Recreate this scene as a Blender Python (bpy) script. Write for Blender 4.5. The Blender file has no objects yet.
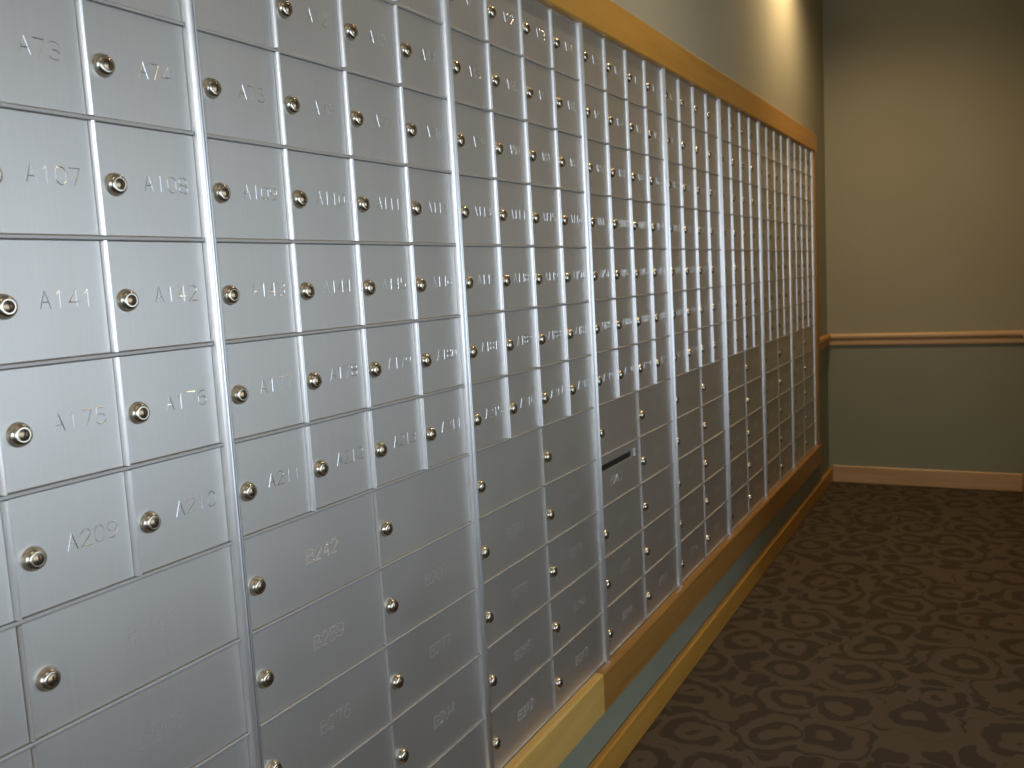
import bpy, bmesh, math, random
from mathutils import Matrix, Vector

random.seed(7)
scene = bpy.context.scene
COL = scene.collection

# ------------------------------------------------------------------ camera
CAM = Vector((0.94556, 0.0, 1.36184))
YAW, PITCH, ROLL, FPX = 0.50064, 0.11308, -0.05438, 899.3
fwd = Vector((-math.sin(YAW) * math.cos(PITCH), math.cos(YAW) * math.cos(PITCH), -math.sin(PITCH)))
right = Vector((math.cos(YAW), math.sin(YAW), 0.0))
up = right.cross(fwd)
cr = math.cos(ROLL) * right + math.sin(ROLL) * up
cu = -math.sin(ROLL) * right + math.cos(ROLL) * up
cam_data = bpy.data.cameras.new('camera')
cam_data.sensor_width = 36.0
cam_data.lens = 36.0 * FPX / 1024.0
cam_data.clip_start = 0.02
cam_data.dof.use_dof = True
cam_data.dof.focus_distance = 1.5
cam_data.dof.aperture_fstop = 8.0
cam = bpy.data.objects.new('camera', cam_data)
COL.objects.link(cam)
m = Matrix((( cr.x, cu.x, -fwd.x, CAM.x),
            ( cr.y, cu.y, -fwd.y, CAM.y),
            ( cr.z, cu.z, -fwd.z, CAM.z),
            (0, 0, 0, 1)))
cam.matrix_world = m
scene.camera = cam

# ------------------------------------------------------------------ world, exposure, lights
scene.view_settings.view_transform = 'Standard'
scene.view_settings.look = 'None'
scene.view_settings.gamma = 1.0
scene.view_settings.exposure = 0.0
scene.view_settings.use_curve_mapping = False
scene.cycles.use_denoising = True
scene.cycles.max_bounces = 10
scene.cycles.sample_clamp_indirect = 6.0

world = bpy.data.worlds.new('daylight_sky')
scene.world = world
world.use_nodes = True
bg = world.node_tree.nodes['Background']
bg.inputs['Color'].default_value = (0.72, 0.84, 1.0, 1)
bg.inputs['Strength'].default_value = 1.0


def area(name, loc, rot, sx, sy, power, color):
    d = bpy.data.lights.new(name, 'AREA')
    d.shape = 'RECTANGLE'
    d.size, d.size_y = sx, sy
    d.energy = power
    d.color = color
    o = bpy.data.objects.new(name, d)
    o.location = loc
    o.rotation_euler = rot
    COL.objects.link(o)
    return o


def spot(name, loc, power, color, angle, blend, radius=0.05):
    d = bpy.data.lights.new(name, 'SPOT')
    d.energy = power
    d.color = color
    d.spot_size = math.radians(angle)
    d.spot_blend = blend
    d.shadow_soft_size = radius
    o = bpy.data.objects.new(name, d)
    o.location = loc
    COL.objects.link(o)
    return o


CEIL = 3.1
YEND = 5.84          # far wall
XR = 1.082           # right wall of the corridor
YC = 3.3             # where the corridor opens into the lobby
XL = 2.4             # lobby outer wall
YN = -3.2            # wall behind the camera
DAY = (0.71, 0.85, 1.0)
WARM = (1.0, 0.72, 0.42)
# daylight outside the two lobby windows (window_1 behind the camera, window_2 in the outer wall)
W1 = (0.25, 2.15, 0.95, 2.65)        # x0 x1 z0 z1
W2 = (-2.6, 3.0, 0.62, 1.96)         # y0 y1 z0 z1
area('daylight_window_near', ((W1[0] + W1[1]) / 2, YN - 0.30, (W1[2] + W1[3]) / 2), (math.radians(90), 0, 0),
     W1[1] - W1[0] + .3, W1[3] - W1[2] + .3, 72, (0.90, 0.94, 1.0))
area('daylight_window_side', (XL + 0.30, (W2[0] + W2[1]) / 2, (W2[2] + W2[3]) / 2), (math.radians(90), 0, math.radians(90)),
     W2[1] - W2[0] + .3, W2[3] - W2[2] + .3, 66, DAY)
# warm recessed downlights of the corridor ceiling, then an added lobby fill
spot('downlight_end', (0.24, 4.65, CEIL - 0.02), 84, WARM, 150, 1.0)
spot('downlight_middle', (0.62, 2.5, CEIL - 0.02), 40, WARM, 140, 1.0)
spot('warm_fill_lobby', (1.2, 0.2, CEIL - 0.02), 16, WARM, 140, 1.0)  # added fill that warms the lobby walls, no known fixture there

# ------------------------------------------------------------------ materials


def new_mat(name):
    mt = bpy.data.materials.new(name)
    mt.use_nodes = True
    nt = mt.node_tree
    return mt, nt, nt.nodes['Principled BSDF']


def node(nt, typ, **kw):
    n = nt.nodes.new(typ)
    for k, v in kw.items():
        if k in n.inputs:
            n.inputs[k].default_value = v
        else:
            setattr(n, k, v)
    return n


def ramp(nt, fac, stops):
    r = nt.nodes.new('ShaderNodeValToRGB')
    el = r.color_ramp.elements
    while len(el) < len(stops):
        el.new(0.5)
    for e, (p, c) in zip(el, stops):
        e.position = p
        e.color = (*c, 1)
    nt.links.new(fac, r.inputs['Fac'])
    return r


def obj_coords(nt, scale=(1, 1, 1), world_space=False):
    mp = nt.nodes.new('ShaderNodeMapping')
    mp.inputs['Scale'].default_value = scale
    if world_space:
        g = nt.nodes.new('ShaderNodeNewGeometry')
        nt.links.new(g.outputs['Position'], mp.inputs['Vector'])
    else:
        tc = nt.nodes.new('ShaderNodeTexCoord')
        nt.links.new(tc.outputs['Object'], mp.inputs['Vector'])
    return mp


def metal(name, base, rough, streak=0.06, grain=0.015, metallic=1.0):
    """satin aluminium with fine vertical brushing"""
    mt, nt, b = new_mat(name)
    mp = obj_coords(nt, (60, 220, 4), True)
    nz = node(nt, 'ShaderNodeTexNoise', Scale=1.0, Detail=3.0, Roughness=0.6)
    nt.links.new(mp.outputs[0], nz.inputs['Vector'])
    c0 = tuple(c * (1 - streak) for c in base)
    c1 = tuple(min(1, c * (1 + streak)) for c in base)
    r = ramp(nt, nz.outputs['Fac'], [(0.3, c0), (0.7, c1)])
    nt.links.new(r.outputs['Color'], b.inputs['Base Color'])
    mp2 = obj_coords(nt, (5, 5, 3), True)
    n2 = node(nt, 'ShaderNodeTexNoise', Scale=1.0, Detail=2.0)
    nt.links.new(mp2.outputs[0], n2.inputs['Vector'])
    mr = nt.nodes.new('ShaderNodeMapRange')
    mr.inputs['To Min'].default_value = rough - 0.05
    mr.inputs['To Max'].default_value = rough + 0.05
    nt.links.new(n2.outputs['Fac'], mr.inputs['Value'])
    nt.links.new(mr.outputs[0], b.inputs['Roughness'])
    bp = node(nt, 'ShaderNodeBump', Strength=grain * 4, Distance=0.001)
    nt.links.new(nz.outputs['Fac'], bp.inputs['Height'])
    nt.links.new(bp.outputs[0], b.inputs['Normal'])
    b.inputs['Metallic'].default_value = metallic
    return mt


def plain(name, base, rough=0.5, metallic=0.0):
    mt, nt, b = new_mat(name)
    nz = node(nt, 'ShaderNodeTexNoise', Scale=40.0, Detail=2.0)
    mp = obj_coords(nt)
    nt.links.new(mp.outputs[0], nz.inputs['Vector'])
    r = ramp(nt, nz.outputs['Fac'], [(0.3, tuple(c * .93 for c in base)), (0.7, tuple(min(1, c * 1.05) for c in base))])
    nt.links.new(r.outputs['Color'], b.inputs['Base Color'])
    b.inputs['Roughness'].default_value = rough
    b.inputs['Metallic'].default_value = metallic
    return mt


def wood(name, dark, light, axis):
    mt, nt, b = new_mat(name)
    sc = [26, 26, 26]
    sc['xyz'.index(axis)] = 1.4
    mp = obj_coords(nt, tuple(sc), True)
    nz = node(nt, 'ShaderNodeTexNoise', Scale=1.0, Detail=5.0, Roughness=0.6, Distortion=0.6)
    nt.links.new(mp.outputs[0], nz.inputs['Vector'])
    r = ramp(nt, nz.outputs['Fac'], [(0.28, dark), (0.72, light)])
    nt.links.new(r.outputs['Color'], b.inputs['Base Color'])
    b.inputs['Roughness'].default_value = 0.38
    bp = node(nt, 'ShaderNodeBump', Strength=0.08, Distance=0.002)
    nt.links.new(nz.outputs['Fac'], bp.inputs['Height'])
    nt.links.new(bp.outputs[0], b.inputs['Normal'])
    return mt


RAIL_Z0, RAIL_Z1 = 0.862, 0.934
WALL_UP = (0.37, 0.355, 0.26)
WALL_LOW = (0.285, 0.30, 0.22)


def wall_paint(name):
    """two-tone painted wall: beige above the chair rail, sage below, light orange-peel texture"""
    mt, nt, b = new_mat(name)
    g = nt.nodes.new('ShaderNodeNewGeometry')
    sp = nt.nodes.new('ShaderNodeSeparateXYZ')
    nt.links.new(g.outputs['Position'], sp.inputs[0])
    gt = nt.nodes.new('ShaderNodeMath')
    gt.operation = 'GREATER_THAN'
    gt.inputs[1].default_value = (RAIL_Z0 + RAIL_Z1) / 2
    nt.links.new(sp.outputs['Z'], gt.inputs[0])
    mx = nt.nodes.new('ShaderNodeMixRGB')
    mx.inputs['Color1'].default_value = (*WALL_LOW, 1)
    mx.inputs['Color2'].default_value = (*WALL_UP, 1)
    nt.links.new(gt.outputs[0], mx.inputs['Fac'])
    nz = node(nt, 'ShaderNodeTexNoise', Scale=1.6, Detail=3.0)
    nt.links.new(g.outputs['Position'], nz.inputs['Vector'])
    mul = nt.nodes.new('ShaderNodeMixRGB')
    mul.blend_type = 'MULTIPLY'
    mul.inputs['Fac'].default_value = 1.0
    r = ramp(nt, nz.outputs['Fac'], [(0.3, (.94, .94, .92)), (0.7, (1, 1, 1))])
    nt.links.new(mx.outputs[0], mul.inputs['Color1'])
    nt.links.new(r.outputs['Color'], mul.inputs['Color2'])
    nt.links.new(mul.outputs[0], b.inputs['Base Color'])
    n2 = node(nt, 'ShaderNodeTexNoise', Scale=160.0, Detail=2.0)
    nt.links.new(g.outputs['Position'], n2.inputs['Vector'])
    bp = node(nt, 'ShaderNodeBump', Strength=0.12, Distance=0.003)
    nt.links.new(n2.outputs['Fac'], bp.inputs['Height'])
    nt.links.new(bp.outputs[0], b.inputs['Normal'])
    b.inputs['Roughness'].default_value = 0.75
    return mt


def carpet_mat():
    """brown carpet with darker rosettes of concentric broken rings"""
    mt, nt, b = new_mat('rosette_carpet')
    g = nt.nodes.new('ShaderNodeNewGeometry')
    L = nt.links.new

    def math_(op, a, bb=None, c=None):
        n = nt.nodes.new('ShaderNodeMath')
        n.operation = op
        for i, v in enumerate((a, bb, c)):
            if v is None:
                continue
            if isinstance(v, (int, float)):
                n.inputs[i].default_value = v
            else:
                L(v, n.inputs[i])
        return n.outputs[0]
    # slight warping of the coordinates so that the rings are not perfect circles
    wn = node(nt, 'ShaderNodeTexNoise', Scale=6.5, Detail=3.0)
    L(g.outputs['Position'], wn.inputs['Vector'])
    sub = nt.nodes.new('ShaderNodeVectorMath'); sub.operation = 'SUBTRACT'
    L(wn.outputs['Color'], sub.inputs[0]); sub.inputs[1].default_value = (.5, .5, .5)
    scl = nt.nodes.new('ShaderNodeVectorMath'); scl.operation = 'SCALE'
    L(sub.outputs[0], scl.inputs[0]); scl.inputs['Scale'].default_value = 0.15
    add = nt.nodes.new('ShaderNodeVectorMath'); add.operation = 'ADD'
    L(g.outputs['Position'], add.inputs[0]); L(scl.outputs[0], add.inputs[1])
    vor = nt.nodes.new('ShaderNodeTexVoronoi')
    vor.voronoi_dimensions = '2D'
    vor.inputs['Scale'].default_value = 4.1
    vor.inputs['Randomness'].default_value = 0.62
    L(add.outputs[0], vor.inputs['Vector'])
    dist = vor.outputs['Distance']
    spc = nt.nodes.new('ShaderNodeSeparateColor')
    L(vor.outputs['Color'], spc.inputs[0])
    rnd = spc.outputs[0]
    rnd2 = spc.outputs[1]
    # rings: blob in the middle, one broad ring; phase differs from rosette to rosette
    ph = math_('ADD', math_('MULTIPLY', dist, math_('MULTIPLY_ADD', rnd, 5.0, 17.5)), math_('MULTIPLY', rnd2, 2.2))
    ring = math_('SMOOTH_MIN', math_('MAXIMUM', math_('MULTIPLY_ADD', math_('COSINE', ph), 2.2, 0.55), 0.0), 1.0, 0.1)
    inside = math_('LESS_THAN', dist, math_('MULTIPLY_ADD', rnd2, 0.12, 0.44))
    bn = node(nt, 'ShaderNodeTexNoise', Scale=6.5, Detail=1.5)
    L(g.outputs['Position'], bn.inputs['Vector'])
    broken = math_('GREATER_THAN', bn.outputs['Fac'], 0.36)
    mask = math_('MULTIPLY', math_('MULTIPLY', ring, inside), broken)
    # small leaf scraps between the rosettes
    v2 = nt.nodes.new('ShaderNodeTexVoronoi')
    v2.voronoi_dimensions = '2D'
    v2.inputs['Scale'].default_value = 11.0
    L(add.outputs[0], v2.inputs['Vector'])
    scraps = math_('MULTIPLY', math_('LESS_THAN', v2.outputs['Distance'], 0.42),
                   math_('GREATER_THAN', dist, math_('MULTIPLY_ADD', rnd2, 0.12, 0.45)))
    mask = math_('MAXIMUM', mask, scraps)
    fn = node(nt, 'ShaderNodeTexNoise', Scale=420.0, Detail=2.0)
    L(g.outputs['Position'], fn.inputs['Vector'])
    mx = nt.nodes.new('ShaderNodeMixRGB')
    mx.inputs['Color1'].default_value = (0.118, 0.090, 0.062, 1)
    mx.inputs['Color2'].default_value = (0.071, 0.053, 0.038, 1)
    L(mask, mx.inputs['Fac'])
    mul = nt.nodes.new('ShaderNodeMixRGB'); mul.blend_type = 'MULTIPLY'; mul.inputs['Fac'].default_value = 1
    r = ramp(nt, fn.outputs['Fac'], [(0.3, (.72, .72, .72)), (0.7, (1.15, 1.15, 1.15))])
    L(mx.outputs[0], mul.inputs['Color1']); L(r.outputs['Color'], mul.inputs['Color2'])
    L(mul.outputs[0], b.inputs['Base Color'])
    b.inputs['Roughness'].default_value = 0.95
    b.inputs['Specular IOR Level'].default_value = 0.1
    bp = node(nt, 'ShaderNodeBump', Strength=0.5, Distance=0.004)
    L(fn.outputs['Fac'], bp.inputs['Height']); L(bp.outputs[0], b.inputs['Normal'])
    return mt


def glass_mat():
    mt, nt, b = new_mat('window_glass')
    out = nt.nodes['Material Output']
    tr = nt.nodes.new('ShaderNodeBsdfTransparent')
    gl = node(nt, 'ShaderNodeBsdfGlossy', Roughness=0.02)
    lw = node(nt, 'ShaderNodeFresnel', IOR=1.45)
    mx = nt.nodes.new('ShaderNodeMixShader')
    nt.links.new(lw.outputs[0], mx.inputs[0])
    nt.links.new(tr.outputs[0], mx.inputs[1])
    nt.links.new(gl.outputs[0], mx.inputs[2])
    nt.links.new(mx.outputs[0], out.inputs['Surface'])
    return mt


M_DOOR = metal('satin_aluminium_door', (0.67, 0.64, 0.595), 0.50, 0.015, 0.003, 1.0)
M_FRAME = metal('bright_aluminium_frame', (0.92, 0.93, 0.94), 0.36, 0.02, 0.004, 1.0)
M_RAIL = metal('aluminium_rail', (0.56, 0.54, 0.51), 0.58, 0.02, 0.005, 1.0)
M_HOUSE = plain('dark_mailbox_interior', (0.03, 0.03, 0.03), 0.8)
M_LOCK = plain('nickel_brass_lock', (0.66, 0.61, 0.50), 0.24, 1.0)
M_PLUG = plain('brass_lock_plug', (0.36, 0.27, 0.17), 0.28, 1.0)
M_KEYWAY = plain('dark_keyway', (0.03, 0.02, 0.02), 0.5)
M_NUM = plain('engraved_bright_metal', (0.93, 0.93, 0.93), 0.30, 1.0)
M_BLACK = plain('black_slot_flap', (0.012, 0.012, 0.012), 0.6)
M_WALL = wall_paint('two_tone_wall_paint')
M_CEIL = plain('ceiling_paint', (0.62, 0.60, 0.54), 0.9)
M_CARPET = carpet_mat()
M_GLASS = glass_mat()
WOOD_D, WOOD_L = (0.46, 0.225, 0.035), (0.58, 0.31, 0.06)
M_WOOD_Y = wood('honey_maple_along_y', WOOD_D, WOOD_L, 'y')
M_WOOD_Y2 = wood('amber_maple_along_y', (0.30, 0.145, 0.030), (0.42, 0.21, 0.05), 'y')
M_WOOD_Y1 = wood('pale_maple_along_y', (0.56, 0.34, 0.08), (0.70, 0.46, 0.14), 'y')
M_WOOD_X = wood('honey_maple_along_x', (0.52, 0.32, 0.15), (0.66, 0.43, 0.22), 'x')
M_WOOD_Z = wood('amber_maple_along_z', (0.30, 0.15, 0.04), (0.40, 0.21, 0.07), 'z')

# ------------------------------------------------------------------ mesh helpers


def box(bm, x0, x1, y0, y1, z0, z1, bevel=0.0, mat=0, segs=1):
    r = bmesh.ops.create_cube(bm, size=1.0)
    vs = r['verts']
    for v in vs:
        v.co = Vector((x0 + (v.co.x + .5) * (x1 - x0), y0 + (v.co.y + .5) * (y1 - y0), z0 + (v.co.z + .5) * (z1 - z0)))
    fs = set(f for v in vs for f in v.link_faces)
    for f in fs:
        f.material_index = mat
    if bevel:
        es = set(e for v in vs for e in v.link_edges)
        bmesh.ops.bevel(bm, geom=list(es), offset=bevel, segments=segs, affect='EDGES', profile=0.5)


def to_mesh(name, bm, mats, smooth=False):
    me = bpy.data.meshes.new(name)
    bmesh.ops.recalc_face_normals(bm, faces=bm.faces)
    bm.to_mesh(me)
    bm.free()
    for mt in (mats if isinstance(mats, (list, tuple)) else [mats]):
        me.materials.append(mt)
    if smooth:
        for p in me.polygons:
            p.use_smooth = True
    return me


def put(name, me, parent=None, loc=(0, 0, 0), rot=(0, 0, 0)):
    o = bpy.data.objects.new(name, me)
    COL.objects.link(o)
    o.location = loc
    o.rotation_euler = rot
    if parent is not None:
        o.parent = parent
    return o


def box_mesh(name, dims, mats, bevel=0.0, segs=1):
    bm = bmesh.new()
    box(bm, *dims, bevel=bevel, segs=segs)
    return to_mesh(name, bm, mats)


def struct(name, boxes, mat, label, category, bevel=0.0):
    bm = bmesh.new()
    for b_ in boxes:
        box(bm, *b_, bevel=bevel)
    o = put(name, to_mesh(name, bm, mat))
    o['kind'] = 'structure'
    o['label'] = label
    o['category'] = category
    return o


# ------------------------------------------------------------------ layout of the mailbox banks
ROW_S, ROW_L = 0.140, 0.14047
NS, NL = 7, 5
UW = 0.64115
Y0 = 0.89146                    # joint between the first and the second bank in view
Z7 = 1.020
ZB = Z7 - NL * ROW_L            # underside of the banks
ZT = Z7 + NS * ROW_S            # top of the banks
YA = Y0 - UW                    # near end of the first bank
YB = Y0 + 7 * UW                # far end of the last bank
HB = ZT - ZB

# ------------------------------------------------------------------ structure
T = 0.12
struct('floor', [(-0.5, XL + .2, YN - .2, YEND + .2, -0.1, 0.0)], M_CARPET,
       'brown carpet with darker rosettes of broken rings', 'floor')
struct('ceiling', [(-0.5, XL + .2, YN - .2, YEND + .2, CEIL, CEIL + 0.1)], M_CEIL,
       'plain off-white ceiling', 'ceiling')
# left wall with the opening for the mailbox banks
struct('wall_left', [(-0.45, 0, YN, YEND, 0, ZB), (-0.45, 0, YN, YEND, ZT, CEIL),
                     (-0.45, 0, YN, YA, ZB, ZT), (-0.45, 0, YB, YEND, ZB, ZT), (-0.45, -0.38, YA, YB, ZB, ZT)], M_WALL,
       'beige and sage painted wall holding the mailboxes', 'wall')
struct('wall_far', [(-0.45, XR + T, YEND, YEND + T, 0, CEIL)], M_WALL,
       'two-tone beige and sage wall closing the end of the corridor', 'wall')
struct('wall_right', [(XR, XR + T, YC, YEND, 0, CEIL), (XR + T, XL, YC, YC + T, 0, CEIL)], M_WALL,
       'two-tone wall on the right side of the corridor end', 'wall')
struct('wall_near', [(-0.45, W1[0], YN - T, YN, 0, CEIL), (W1[1], XL + T, YN - T, YN, 0, CEIL),
                     (W1[0], W1[1], YN - T, YN, 0, W1[2]), (W1[0], W1[1], YN - T, YN, W1[3], CEIL)], M_WALL,
       'two-tone lobby wall with a wide window', 'wall')
struct('wall_lobby', [(XL, XL + T, YN, W2[0], 0, CEIL), (XL, XL + T, W2[1], YC + T, 0, CEIL),
                      (XL, XL + T, W2[0], W2[1], 0, W2[2]), (XL, XL + T, W2[0], W2[1], W2[3], CEIL)], M_WALL,
       'two-tone outer lobby wall with a wide window', 'wall')


def window(name, boxes, panes, label):
    o = struct(name, boxes, M_WOOD_X, label, 'window', 0.004)
    for p in panes:
        put('pane', box_mesh('pane', p, M_GLASS), o)
    return o


bx, ps = [], []
n = 4
for i in range(n + 1):
    x = W1[0] + .03 + (W1[1] - W1[0] - .06) * i / n
    bx.append((x - .03, x + .03, YN - .09, YN - .02, W1[2] + .06, W1[3] - .06))
    if i < n:
        ps.append((x + .03, x + (W1[1] - W1[0] - .06) / n - .03, YN - .058, YN - .052, W1[2] + .06, W1[3] - .06))
for z in (W1[2], W1[3] - .06):
    bx.append((W1[0], W1[1], YN - .09, YN - .02, z, z + .06))
window('window_1', bx, ps, 'wide lobby window behind the camera')
bx, ps = [], []
for i in range(n + 1):
    y = W2[0] + .03 + (W2[1] - W2[0] - .06) * i / n
    bx.append((XL + .02, XL + .09, y - .03, y + .03, W2[2] + .06, W2[3] - .06))
    if i < n:
        ps.append((XL + .052, XL + .058, y + .03, y + (W2[1] - W2[0] - .06) / n - .03, W2[2] + .06, W2[3] - .06))
for z in (W2[2], W2[3] - .06):
    bx.append((XL + .02, XL + .09, W2[0], W2[1], z, z + .06))
window('window_2', bx, ps, 'wide window in the outer lobby wall')

# baseboards
BBH, BBT = 0.090, 0.022
struct('baseboard_left', [(0, BBT, YN, YEND, 0, BBH)], M_WOOD_Y,
       'honey-coloured wooden baseboard running below the mailboxes', 'baseboard', 0.005)
struct('baseboard_far', [(BBT, XR - 0.016, YEND - 0.018, YEND, 0, 0.108)], M_WOOD_X,
       'pale wooden baseboard at the foot of the end wall', 'baseboard', 0.005)
struct('baseboard_right', [(XR - 0.016, XR, YC - 0.016, YEND, 0, 0.108), (XR, XL, YC - 0.016, YC, 0, 0.108)], M_WOOD_Y2,
       'wooden baseboard along the right wall', 'baseboard', 0.005)
# frame around the banks
FT = 0.022
struct('trim_1', [(0, FT, YA - 0.11, YB + 0.07, ZT, ZT + 0.098)], M_WOOD_Y,
       'honey-coloured wooden board along the top of the mailboxes', 'trim', 0.003)
YJ = 2.10
struct('trim_2', [(0, FT + 0.005, YA - 0.11, YJ, ZB - 0.112, ZB)], M_WOOD_Y1,
       'near pale wooden sill board under the mailboxes', 'trim', 0.005)
struct('trim_3', [(0, FT + 0.005, YJ, YB + 0.07, ZB - 0.112, ZB)], M_WOOD_Y2,
       'far darker wooden sill board under the mailboxes', 'trim', 0.005)
struct('trim_4', [(0, FT, YB, YB + 0.07, ZB, ZT)], M_WOOD_Z,
       'upright wooden casing at the far end of the mailboxes', 'trim', 0.003)
struct('trim_5', [(0, FT, YA - 0.11, YA, ZB, ZT)], M_WOOD_Z,
       'upright wooden casing at the near end of the mailboxes', 'trim', 0.003)


def chair_rail(name, along, a0, a1, pos, sign, mat, label):
    """moulded profile: rounded nose over a flat batten"""
    prof = [(0, 0), (.012, 0), (.014, .008), (.014, .030), (.020, .038), (.026, .048), (.026, .060), (.020, .068), (.010, .072), (0, .072)]
    bm = bmesh.new()
    rows = []
    for a in (a0, a1):
        r = []
        for d, z in prof:
            p = pos + sign * d
            r.append(bm.verts.new((a, p, RAIL_Z0 + z) if along == 'x' else (p, a, RAIL_Z0 + z)))
        rows.append(r)
    k = len(prof)
    for i in range(k):
        j = (i + 1) % k
        bm.faces.new((rows[0][i], rows[0][j], rows[1][j], rows[1][i]))
    bm.faces.new(rows[0])
    bm.faces.new(list(reversed(rows[1])))
    o = put(name, to_mesh(name, bm, mat))
    o['kind'] = 'structure'
    o['label'] = label
    o['category'] = 'chair rail'
    return o


chair_rail('trim_6', 'x', 0.0, XR, YEND, -1, M_WOOD_X, 'wooden chair rail across the end wall')
chair_rail('trim_7', 'y', YB + 0.07, YEND - 0.026, 0.0, 1, M_WOOD_Y, 'short wooden chair rail between mailbox casing and corner')
chair_rail('trim_8', 'y', YC - 0.026, YEND - 0.026, XR, -1, M_WOOD_Y, 'wooden chair rail on the right wall')
chair_rail('trim_9', 'x', XR, XL, YC, -1, M_WOOD_X, 'wooden chair rail on the lobby wall beyond the corridor corner')

# ------------------------------------------------------------------ mailbox parts (shared meshes)
JW, JD = 0.0092, 0.0130          # side jamb width and how far it stands proud
DW, DD = 0.0070, 0.0080          # thin divider
LW_, LD = 0.0045, 0.0050         # divider between the large doors
RH, RD = 0.0050, 0.0042          # rail
GAP = 0.0003
E = 0.0067
CW = (UW - 2 * E) / 4


def col_edge(j):
    return 0 if j == 0 else (UW if j == 4 else E + j * CW)


def door_mesh(name, w, h):
    """flat door plate with a pressed chamfer all round; origin at its lower left front corner"""
    bm = bmesh.new()
    c = 0.0010
    d = 0.0008
    t = 0.006
    outer = [(-d, 0, 0), (-d, w, 0), (-d, w, h), (-d, 0, h)]
    inner = [(0, c, c), (0, w - c, c), (0, w - c, h - c), (0, c, h - c)]
    back = [(-t, 0, 0), (-t, w, 0), (-t, w, h), (-t, 0, h)]
    o_ = [bm.verts.new(p) for p in outer]
    i_ = [bm.verts.new(p) for p in inner]
    b_ = [bm.verts.new(p) for p in back]
    bm.faces.new(i_)
    bm.faces.new(list(reversed(b_)))
    for k in range(4):
        j = (k + 1) % 4
        bm.faces.new((o_[k], o_[j], i_[j], i_[k]))
        bm.faces.new((b_[k], b_[j], o_[j], o_[k]))
    return to_mesh(name, bm, M_DOOR)


def lock_mesh():
    """cam lock: bright flange, drum, rounded rim, recessed face and a slanted keyway"""
    bm = bmesh.new()
    S = 20
    prof = [(0.0144, 0.0), (0.0141, 0.0014), (0.0133, 0.0044), (0.0121, 0.0070), (0.0107, 0.0088), (0.0091, 0.0098), (0.0078, 0.0101),
            (0.0070, 0.0098), (0.0064, 0.0101), (0.0036, 0.0111), (0.0, 0.0114)]
    rings = []
    for r, x in prof[:-1]:
        rings.append([bm.verts.new((x, r * math.cos(2 * math.pi * k / S), r * math.sin(2 * math.pi * k / S))) for k in range(S)])
    top = bm.verts.new((prof[-1][1], 0, 0))
    for a_, b_ in zip(rings[:-1], rings[1:]):
        for k in range(S):
            bm.faces.new((a_[k], a_[(k + 1) % S], b_[(k + 1) % S], b_[k]))
    for k in range(S):
        bm.faces.new((rings[-1][k], rings[-1][(k + 1) % S], top))
    for f in bm.faces:
        f.smooth = True
        if max(math.hypot(v.co.y, v.co.z) for v in f.verts) < 0.0072:
            f.material_index = 2
    box(bm, 0.0098, 0.0117, -0.0009, 0.0009, -0.0048, 0.0048, 0, 1)
    me = bpy.data.meshes.new('lock')
    bmesh.ops.recalc_face_normals(bm, faces=bm.faces)
    bm.to_mesh(me)
    bm.free()
    me.materials.append(M_LOCK)
    me.materials.append(M_KEYWAY)
    me.materials.append(M_PLUG)
    return me


# stroke letters on a 4 x 6 grid
GLYPH = {
    'A': [[(0, 0), (2, 6), (4, 0)], [(.8, 2.2), (3.2, 2.2)]],
    'B': [[(0, 0), (0, 6), (2.8, 6), (3.7, 5.3), (3.7, 3.9), (2.8, 3.2), (0, 3.2)], [(2.8, 3.2), (4, 2.4), (4, .8), (2.9, 0), (0, 0)]],
    '0': [[(1.2, 0), (0, 1.4), (0, 4.6), (1.2, 6), (2.8, 6), (4, 4.6), (4, 1.4), (2.8, 0), (1.2, 0)]],
    '1': [[(.9, 4.8), (2.1, 6), (2.1, 0)]],
    '2': [[(0, 4.8), (1, 6), (3, 6), (4, 4.9), (4, 3.9), (0, 0), (4, 0)]],
    '3': [[(0, 5.2), (1, 6), (3, 6), (4, 5), (4, 4), (2.8, 3.2), (1.4, 3.2)], [(2.8, 3.2), (4, 2.3), (4, 1), (3, 0), (1, 0), (0, .8)]],
    '4': [[(3, 0), (3, 6), (0, 1.8), (4, 1.8)]],
    '5': [[(3.8, 6), (.4, 6), (.2, 3.4), (2.6, 3.6), (4, 2.6), (4, 1.1), (2.8, 0), (1, 0), (0, .8)]],
    '6': [[(3.6, 5.6), (2.4, 6), (1, 5.4), (0, 3.4), (0, 1.3), (1.2, 0), (2.9, 0), (4, 1.2), (4, 2.4), (2.9, 3.4), (1.1, 3.4), (0, 2.4)]],
    '7': [[(0, 6), (4, 6), (1.5, 0)]],
    '8': [[(1.2, 3.2), (.2, 4.1), (.2, 5.2), (1.2, 6), (2.8, 6), (3.8, 5.2), (3.8, 4.1), (2.8, 3.2), (1.2, 3.2), (0, 2.2), (0, .9), (1.1, 0), (2.9, 0), (4, .9), (4, 2.2), (2.8, 3.2)]],
    '9': [[(.4, .4), (1.6, 0), (3, .6), (4, 2.6), (4, 4.7), (2.8, 6), (1.1, 6), (0, 4.8), (0, 3.6), (1.1, 2.6), (2.9, 2.6), (4, 3.6)]],
}


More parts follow.
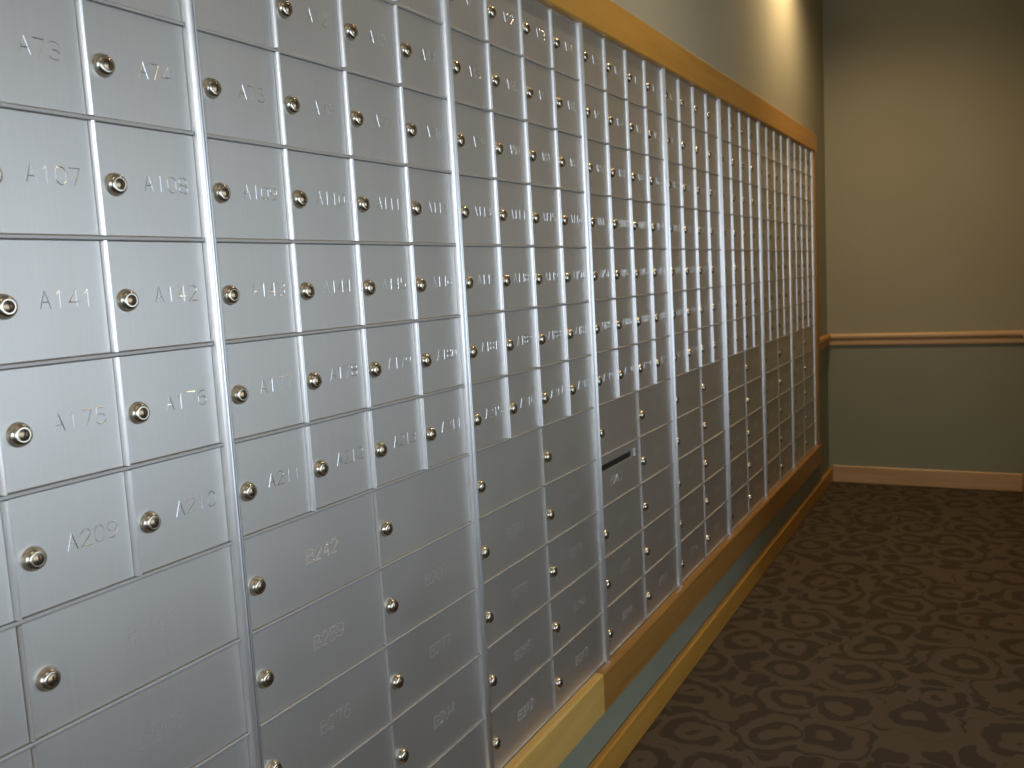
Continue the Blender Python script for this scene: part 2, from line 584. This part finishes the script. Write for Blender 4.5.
def number_mesh(txt, size=0.0195, dotted=False):
    """characters cut as thin bright strokes (or rows of punched dots), centred on the origin, reading towards +y"""
    bm = bmesh.new()
    u = size / 6.0
    adv = 5.6 * u
    wid = adv * (len(txt) - 1) + 4 * u
    hw, th = 0.00065, 0.00060
    for ci, ch in enumerate(txt):
        oy = -wid / 2 + ci * adv
        for st in GLYPH[ch]:
            pts = [Vector((oy + a_ * u, b_ * u - size / 2)) for a_, b_ in st]
            for p, q in zip(pts[:-1], pts[1:]):
                d = q - p
                if d.length < 1e-6:
                    continue
                if dotted:
                    k = max(1, int(round(d.length / 0.0044)))
                    for s in range(k):
                        c = p + d * (s / k)
                        r = 0.0011
                        vs = [bm.verts.new((0.0001, c.x + r * math.cos(t_), c.y + r * math.sin(t_))) for t_ in (0, math.pi / 2, math.pi, 1.5 * math.pi)]
                        tp = bm.verts.new((0.0011, c.x, c.y))
                        for e in range(4):
                            bm.faces.new((vs[e], vs[(e + 1) % 4], tp))
                else:
                    dn = d.normalized()
                    nn = Vector((-dn.y, dn.x)) * hw
                    p2, q2 = p - dn * hw * .6, q + dn * hw * .6
                    a0 = bm.verts.new((0.0001, (p2 + nn).x, (p2 + nn).y))
                    a1 = bm.verts.new((0.0001, (q2 + nn).x, (q2 + nn).y))
                    b0 = bm.verts.new((0.0001, (p2 - nn).x, (p2 - nn).y))
                    b1 = bm.verts.new((0.0001, (q2 - nn).x, (q2 - nn).y))
                    c0 = bm.verts.new((th, p2.x, p2.y))
                    c1 = bm.verts.new((th, q2.x, q2.y))
                    bm.faces.new((a0, a1, c1, c0))
                    bm.faces.new((b1, b0, c0, c1))
    return to_mesh('number', bm, M_NUM)


def slot_door_mesh(w, h):
    """large door pierced by a letter slot near its top"""
    bm = bmesh.new()
    z0, z1 = h * .70, h * .83
    y0, y1 = w * .03, w * .82
    box(bm, -.006, 0, 0, w, 0, z0, .0015)
    box(bm, -.006, 0, 0, w, z1, h, .0015)
    box(bm, -.006, 0, 0, y0, z0, z1)
    box(bm, -.006, 0, y1, w, z0, z1)
    return to_mesh('slot_door', bm, M_DOOR), (y0, y1, z0, z1)




def bead_mesh(name, prof, z0, z1, mat):
    """extrude a (y, x) cross-section from z0 to z1, smooth along its rounded flank"""
    bm = bmesh.new()
    lo = [bm.verts.new((x, y, z0)) for y, x in prof]
    hi = [bm.verts.new((x, y, z1)) for y, x in prof]
    k = len(prof)
    for q in range(k):
        j = (q + 1) % k
        bm.faces.new((lo[q], lo[j], hi[j], hi[q]))
    bm.faces.new(lo)
    bm.faces.new(hi)
    me = to_mesh(name, bm, mat)
    for p in me.polygons:
        p.use_smooth = abs(p.normal.z) < 0.5
    me.set_sharp_from_angle(angle=math.radians(35))
    return me


def nose(hw_, depth, back=-.02, n_=8):
    """half-ellipse nose of a divider"""
    fl = flank(hw_, depth, n_)
    return [(-hw_, back)] + [(y - hw_, x) for y, x in fl] + [(hw_ - y, x) for y, x in reversed(fl[:-1])] + [(hw_, back)]


def flank(w_, depth, n_=8):
    """evenly curved flank from upright (at the door) to the flat front, stretched to the given width and depth"""
    t0, t1 = math.radians(4), math.radians(50)
    pts = [(math.cos(t0) - math.cos(t0 + (t1 - t0) * q / n_), math.sin(t0 + (t1 - t0) * q / n_) - math.sin(t0)) for q in range(n_ + 1)]
    sy, sx = w_ * .82 / pts[-1][0], depth * .93 / pts[-1][1]
    pts = [(y * sy, x * sx) for y, x in pts]
    return pts + [(w_ * .92, depth * .985), (w_, depth)]


def jamb_prof(side):
    """side +1: jamb on the far side of a bank, its rounded flank towards the camera; -1: mirrored"""
    pr = [(0.0, -.03)]
    pr += flank(0.0058, JD)
    pr += [(JW - .0016, JD), (JW - .0006, JD - .0011), (JW - .0006, -.03)]
    return pr if side > 0 else [(JW - y, x) for y, x in pr]


JAMB_R = bead_mesh('jamb', jamb_prof(1), 0, HB, M_FRAME)
JAMB_L = bead_mesh('jamb', jamb_prof(-1), 0, HB, M_FRAME)
RAILM = box_mesh('rail', (-.02, RD, JW, UW - JW, -RH / 2, RH / 2), M_RAIL, 0.0012, 2)
DIV_S = bead_mesh('divider', nose(DW / 2, DD), RH / 2 + .0006, ROW_S - RH / 2 - .0006, M_FRAME)
DIV_L = bead_mesh('divider', nose(LW_ / 2, LD), RH / 2 + .0003, ROW_L - RH / 2 - .0003, M_RAIL)
LOCK = lock_mesh()
bm = bmesh.new()
box(bm, -.36, -.35, 0.001, UW - .001, 0, HB)
box(bm, -.35, -.03, 0.001, .003, 0, HB)
box(bm, -.35, -.03, UW - .003, UW - .001, 0, HB)
box(bm, -.35, -.03, .003, UW - .003, 0, .002)
box(bm, -.35, -.03, .003, UW - .003, HB - .002, HB)
HOUSE = to_mesh('housing', bm, M_HOUSE)


def span(j, k, n_cols):
    """clear door width between two vertical members"""
    if n_cols == 4:
        a_ = JW if j == 0 else col_edge(j) + DW / 2
        b_ = UW - JW if k == 4 else col_edge(k) - DW / 2
    else:
        a_ = JW if j == 0 else UW / 2 + LW_ / 2
        b_ = UW - JW if k == 4 else UW / 2 - LW_ / 2
    return a_ + GAP, b_ - GAP


DOORS = {}


def get_door(w, h):
    key = (round(w, 5), round(h, 5))
    if key not in DOORS:
        DOORS[key] = door_mesh('door', w, h)
    return DOORS[key]


LABELS = [
    'large-looking aluminium mailbox bank nearest the camera, cut by the left photo edge',
    'aluminium mailbox bank with doors A75 to A78, second from the left edge',
    'third aluminium mailbox bank from the left, just before the one with the black slot',
    'aluminium mailbox bank with the black mail slot in a lower door',
    'aluminium mailbox bank just beyond the one with the black mail slot',
    'third aluminium mailbox bank counted back from the far wooden casing',
    'second to last aluminium mailbox bank before the far wooden casing',
    'narrow-looking last aluminium mailbox bank beside the upright wooden casing',
]


def make_bank(i):
    root = bpy.data.objects.new('mailbox_bank', None)
    COL.objects.link(root)
    root.empty_display_size = 0.1
    root.location = (0, YA + i * UW, ZB)
    root['label'] = LABELS[i]
    root['category'] = 'mailboxes'
    root['group'] = 'mailbox banks set in the wall'
    put('housing', HOUSE, root)
    put('jamb', JAMB_L, root)
    put('jamb', JAMB_R, root, (0, UW - JW, 0))
    zl = [r * ROW_L for r in range(NL)] + [NL * ROW_L + r * ROW_S for r in range(NS + 1)]
    for r, z in enumerate(zl):
        if r == 0:
            z += RH / 2
        if r == len(zl) - 1:
            z -= RH / 2
        put('rail', RAILM, root, (0, 0, z))
    c0 = 2 + 4 * i                     # first column of small doors (the rows hold 34)
    for row in range(NS):              # counted from the top
        z = NL * ROW_L + (NS - 1 - row) * ROW_S
        for j in (1, 2, 3):
            put('divider', DIV_S, root, (0, col_edge(j), z))
        for j in range(4):
            a_, b_ = span(j, j + 1, 4)
            w, h = b_ - a_, ROW_S - RH - 2 * GAP
            d = put('door', get_door(w, h), root, (0, a_, z + RH / 2 + GAP),
                    (0, math.radians(random.gauss(0, .12)), math.radians(random.gauss(0, .15))))
            put('lock', LOCK, d, (0, 0.0215, h * .46), (random.gauss(0, .12), 0, 0))
            num = 34 * row + (c0 + j) + 1
            put('number', number_mesh('A%d' % num), d, (0, w * .655, h * .50))
    for row in range(NL):
        z = (NL - 1 - row) * ROW_L
        put('divider', DIV_L, root, (0, UW / 2, z))
        for j in (0, 2):
            a_, b_ = span(j, j + 2, 2)
            w, h = b_ - a_, ROW_L - RH - 2 * GAP
            loc = (0, a_, z + RH / 2 + GAP)
            num = 239 + 17 * row + 1 + 2 * i + j // 2
            if i == 3 and row == 1 and j == 0:
                me, (y0, y1, z0, z1) = slot_door_mesh(w, h)
                d = put('slot_door', me, root, loc)
                d['label'] = 'large door with a black mail slot'
                put('slot_flap', box_mesh('slot_flap', (-.012, -.0075, y0 - .004, y1 + .004, z0 - .004, z1 + .004), M_BLACK, .001), d)
                put('hinge_tab', box_mesh('hinge_tab', (0.0002, .006, y1 + .006, y1 + .016, z0 - .002, z1 + .004), M_FRAME, .0015), d)
                put('number', number_mesh('B%d' % num, .024), d, (0, w * .40, h * .42))
                continue
            d = put('door', get_door(w, h), root, loc,
                    (0, math.radians(random.gauss(0, .10)), math.radians(random.gauss(0, .10))))
            put('lock', LOCK, d, (0, 0.023, h * .46), (random.gauss(0, .12), 0, 0))
            put('number', number_mesh('B%d' % num, .021, True), d, (0, w * .55, h * .53))
    return root


for i in range(8):
    make_bank(i)
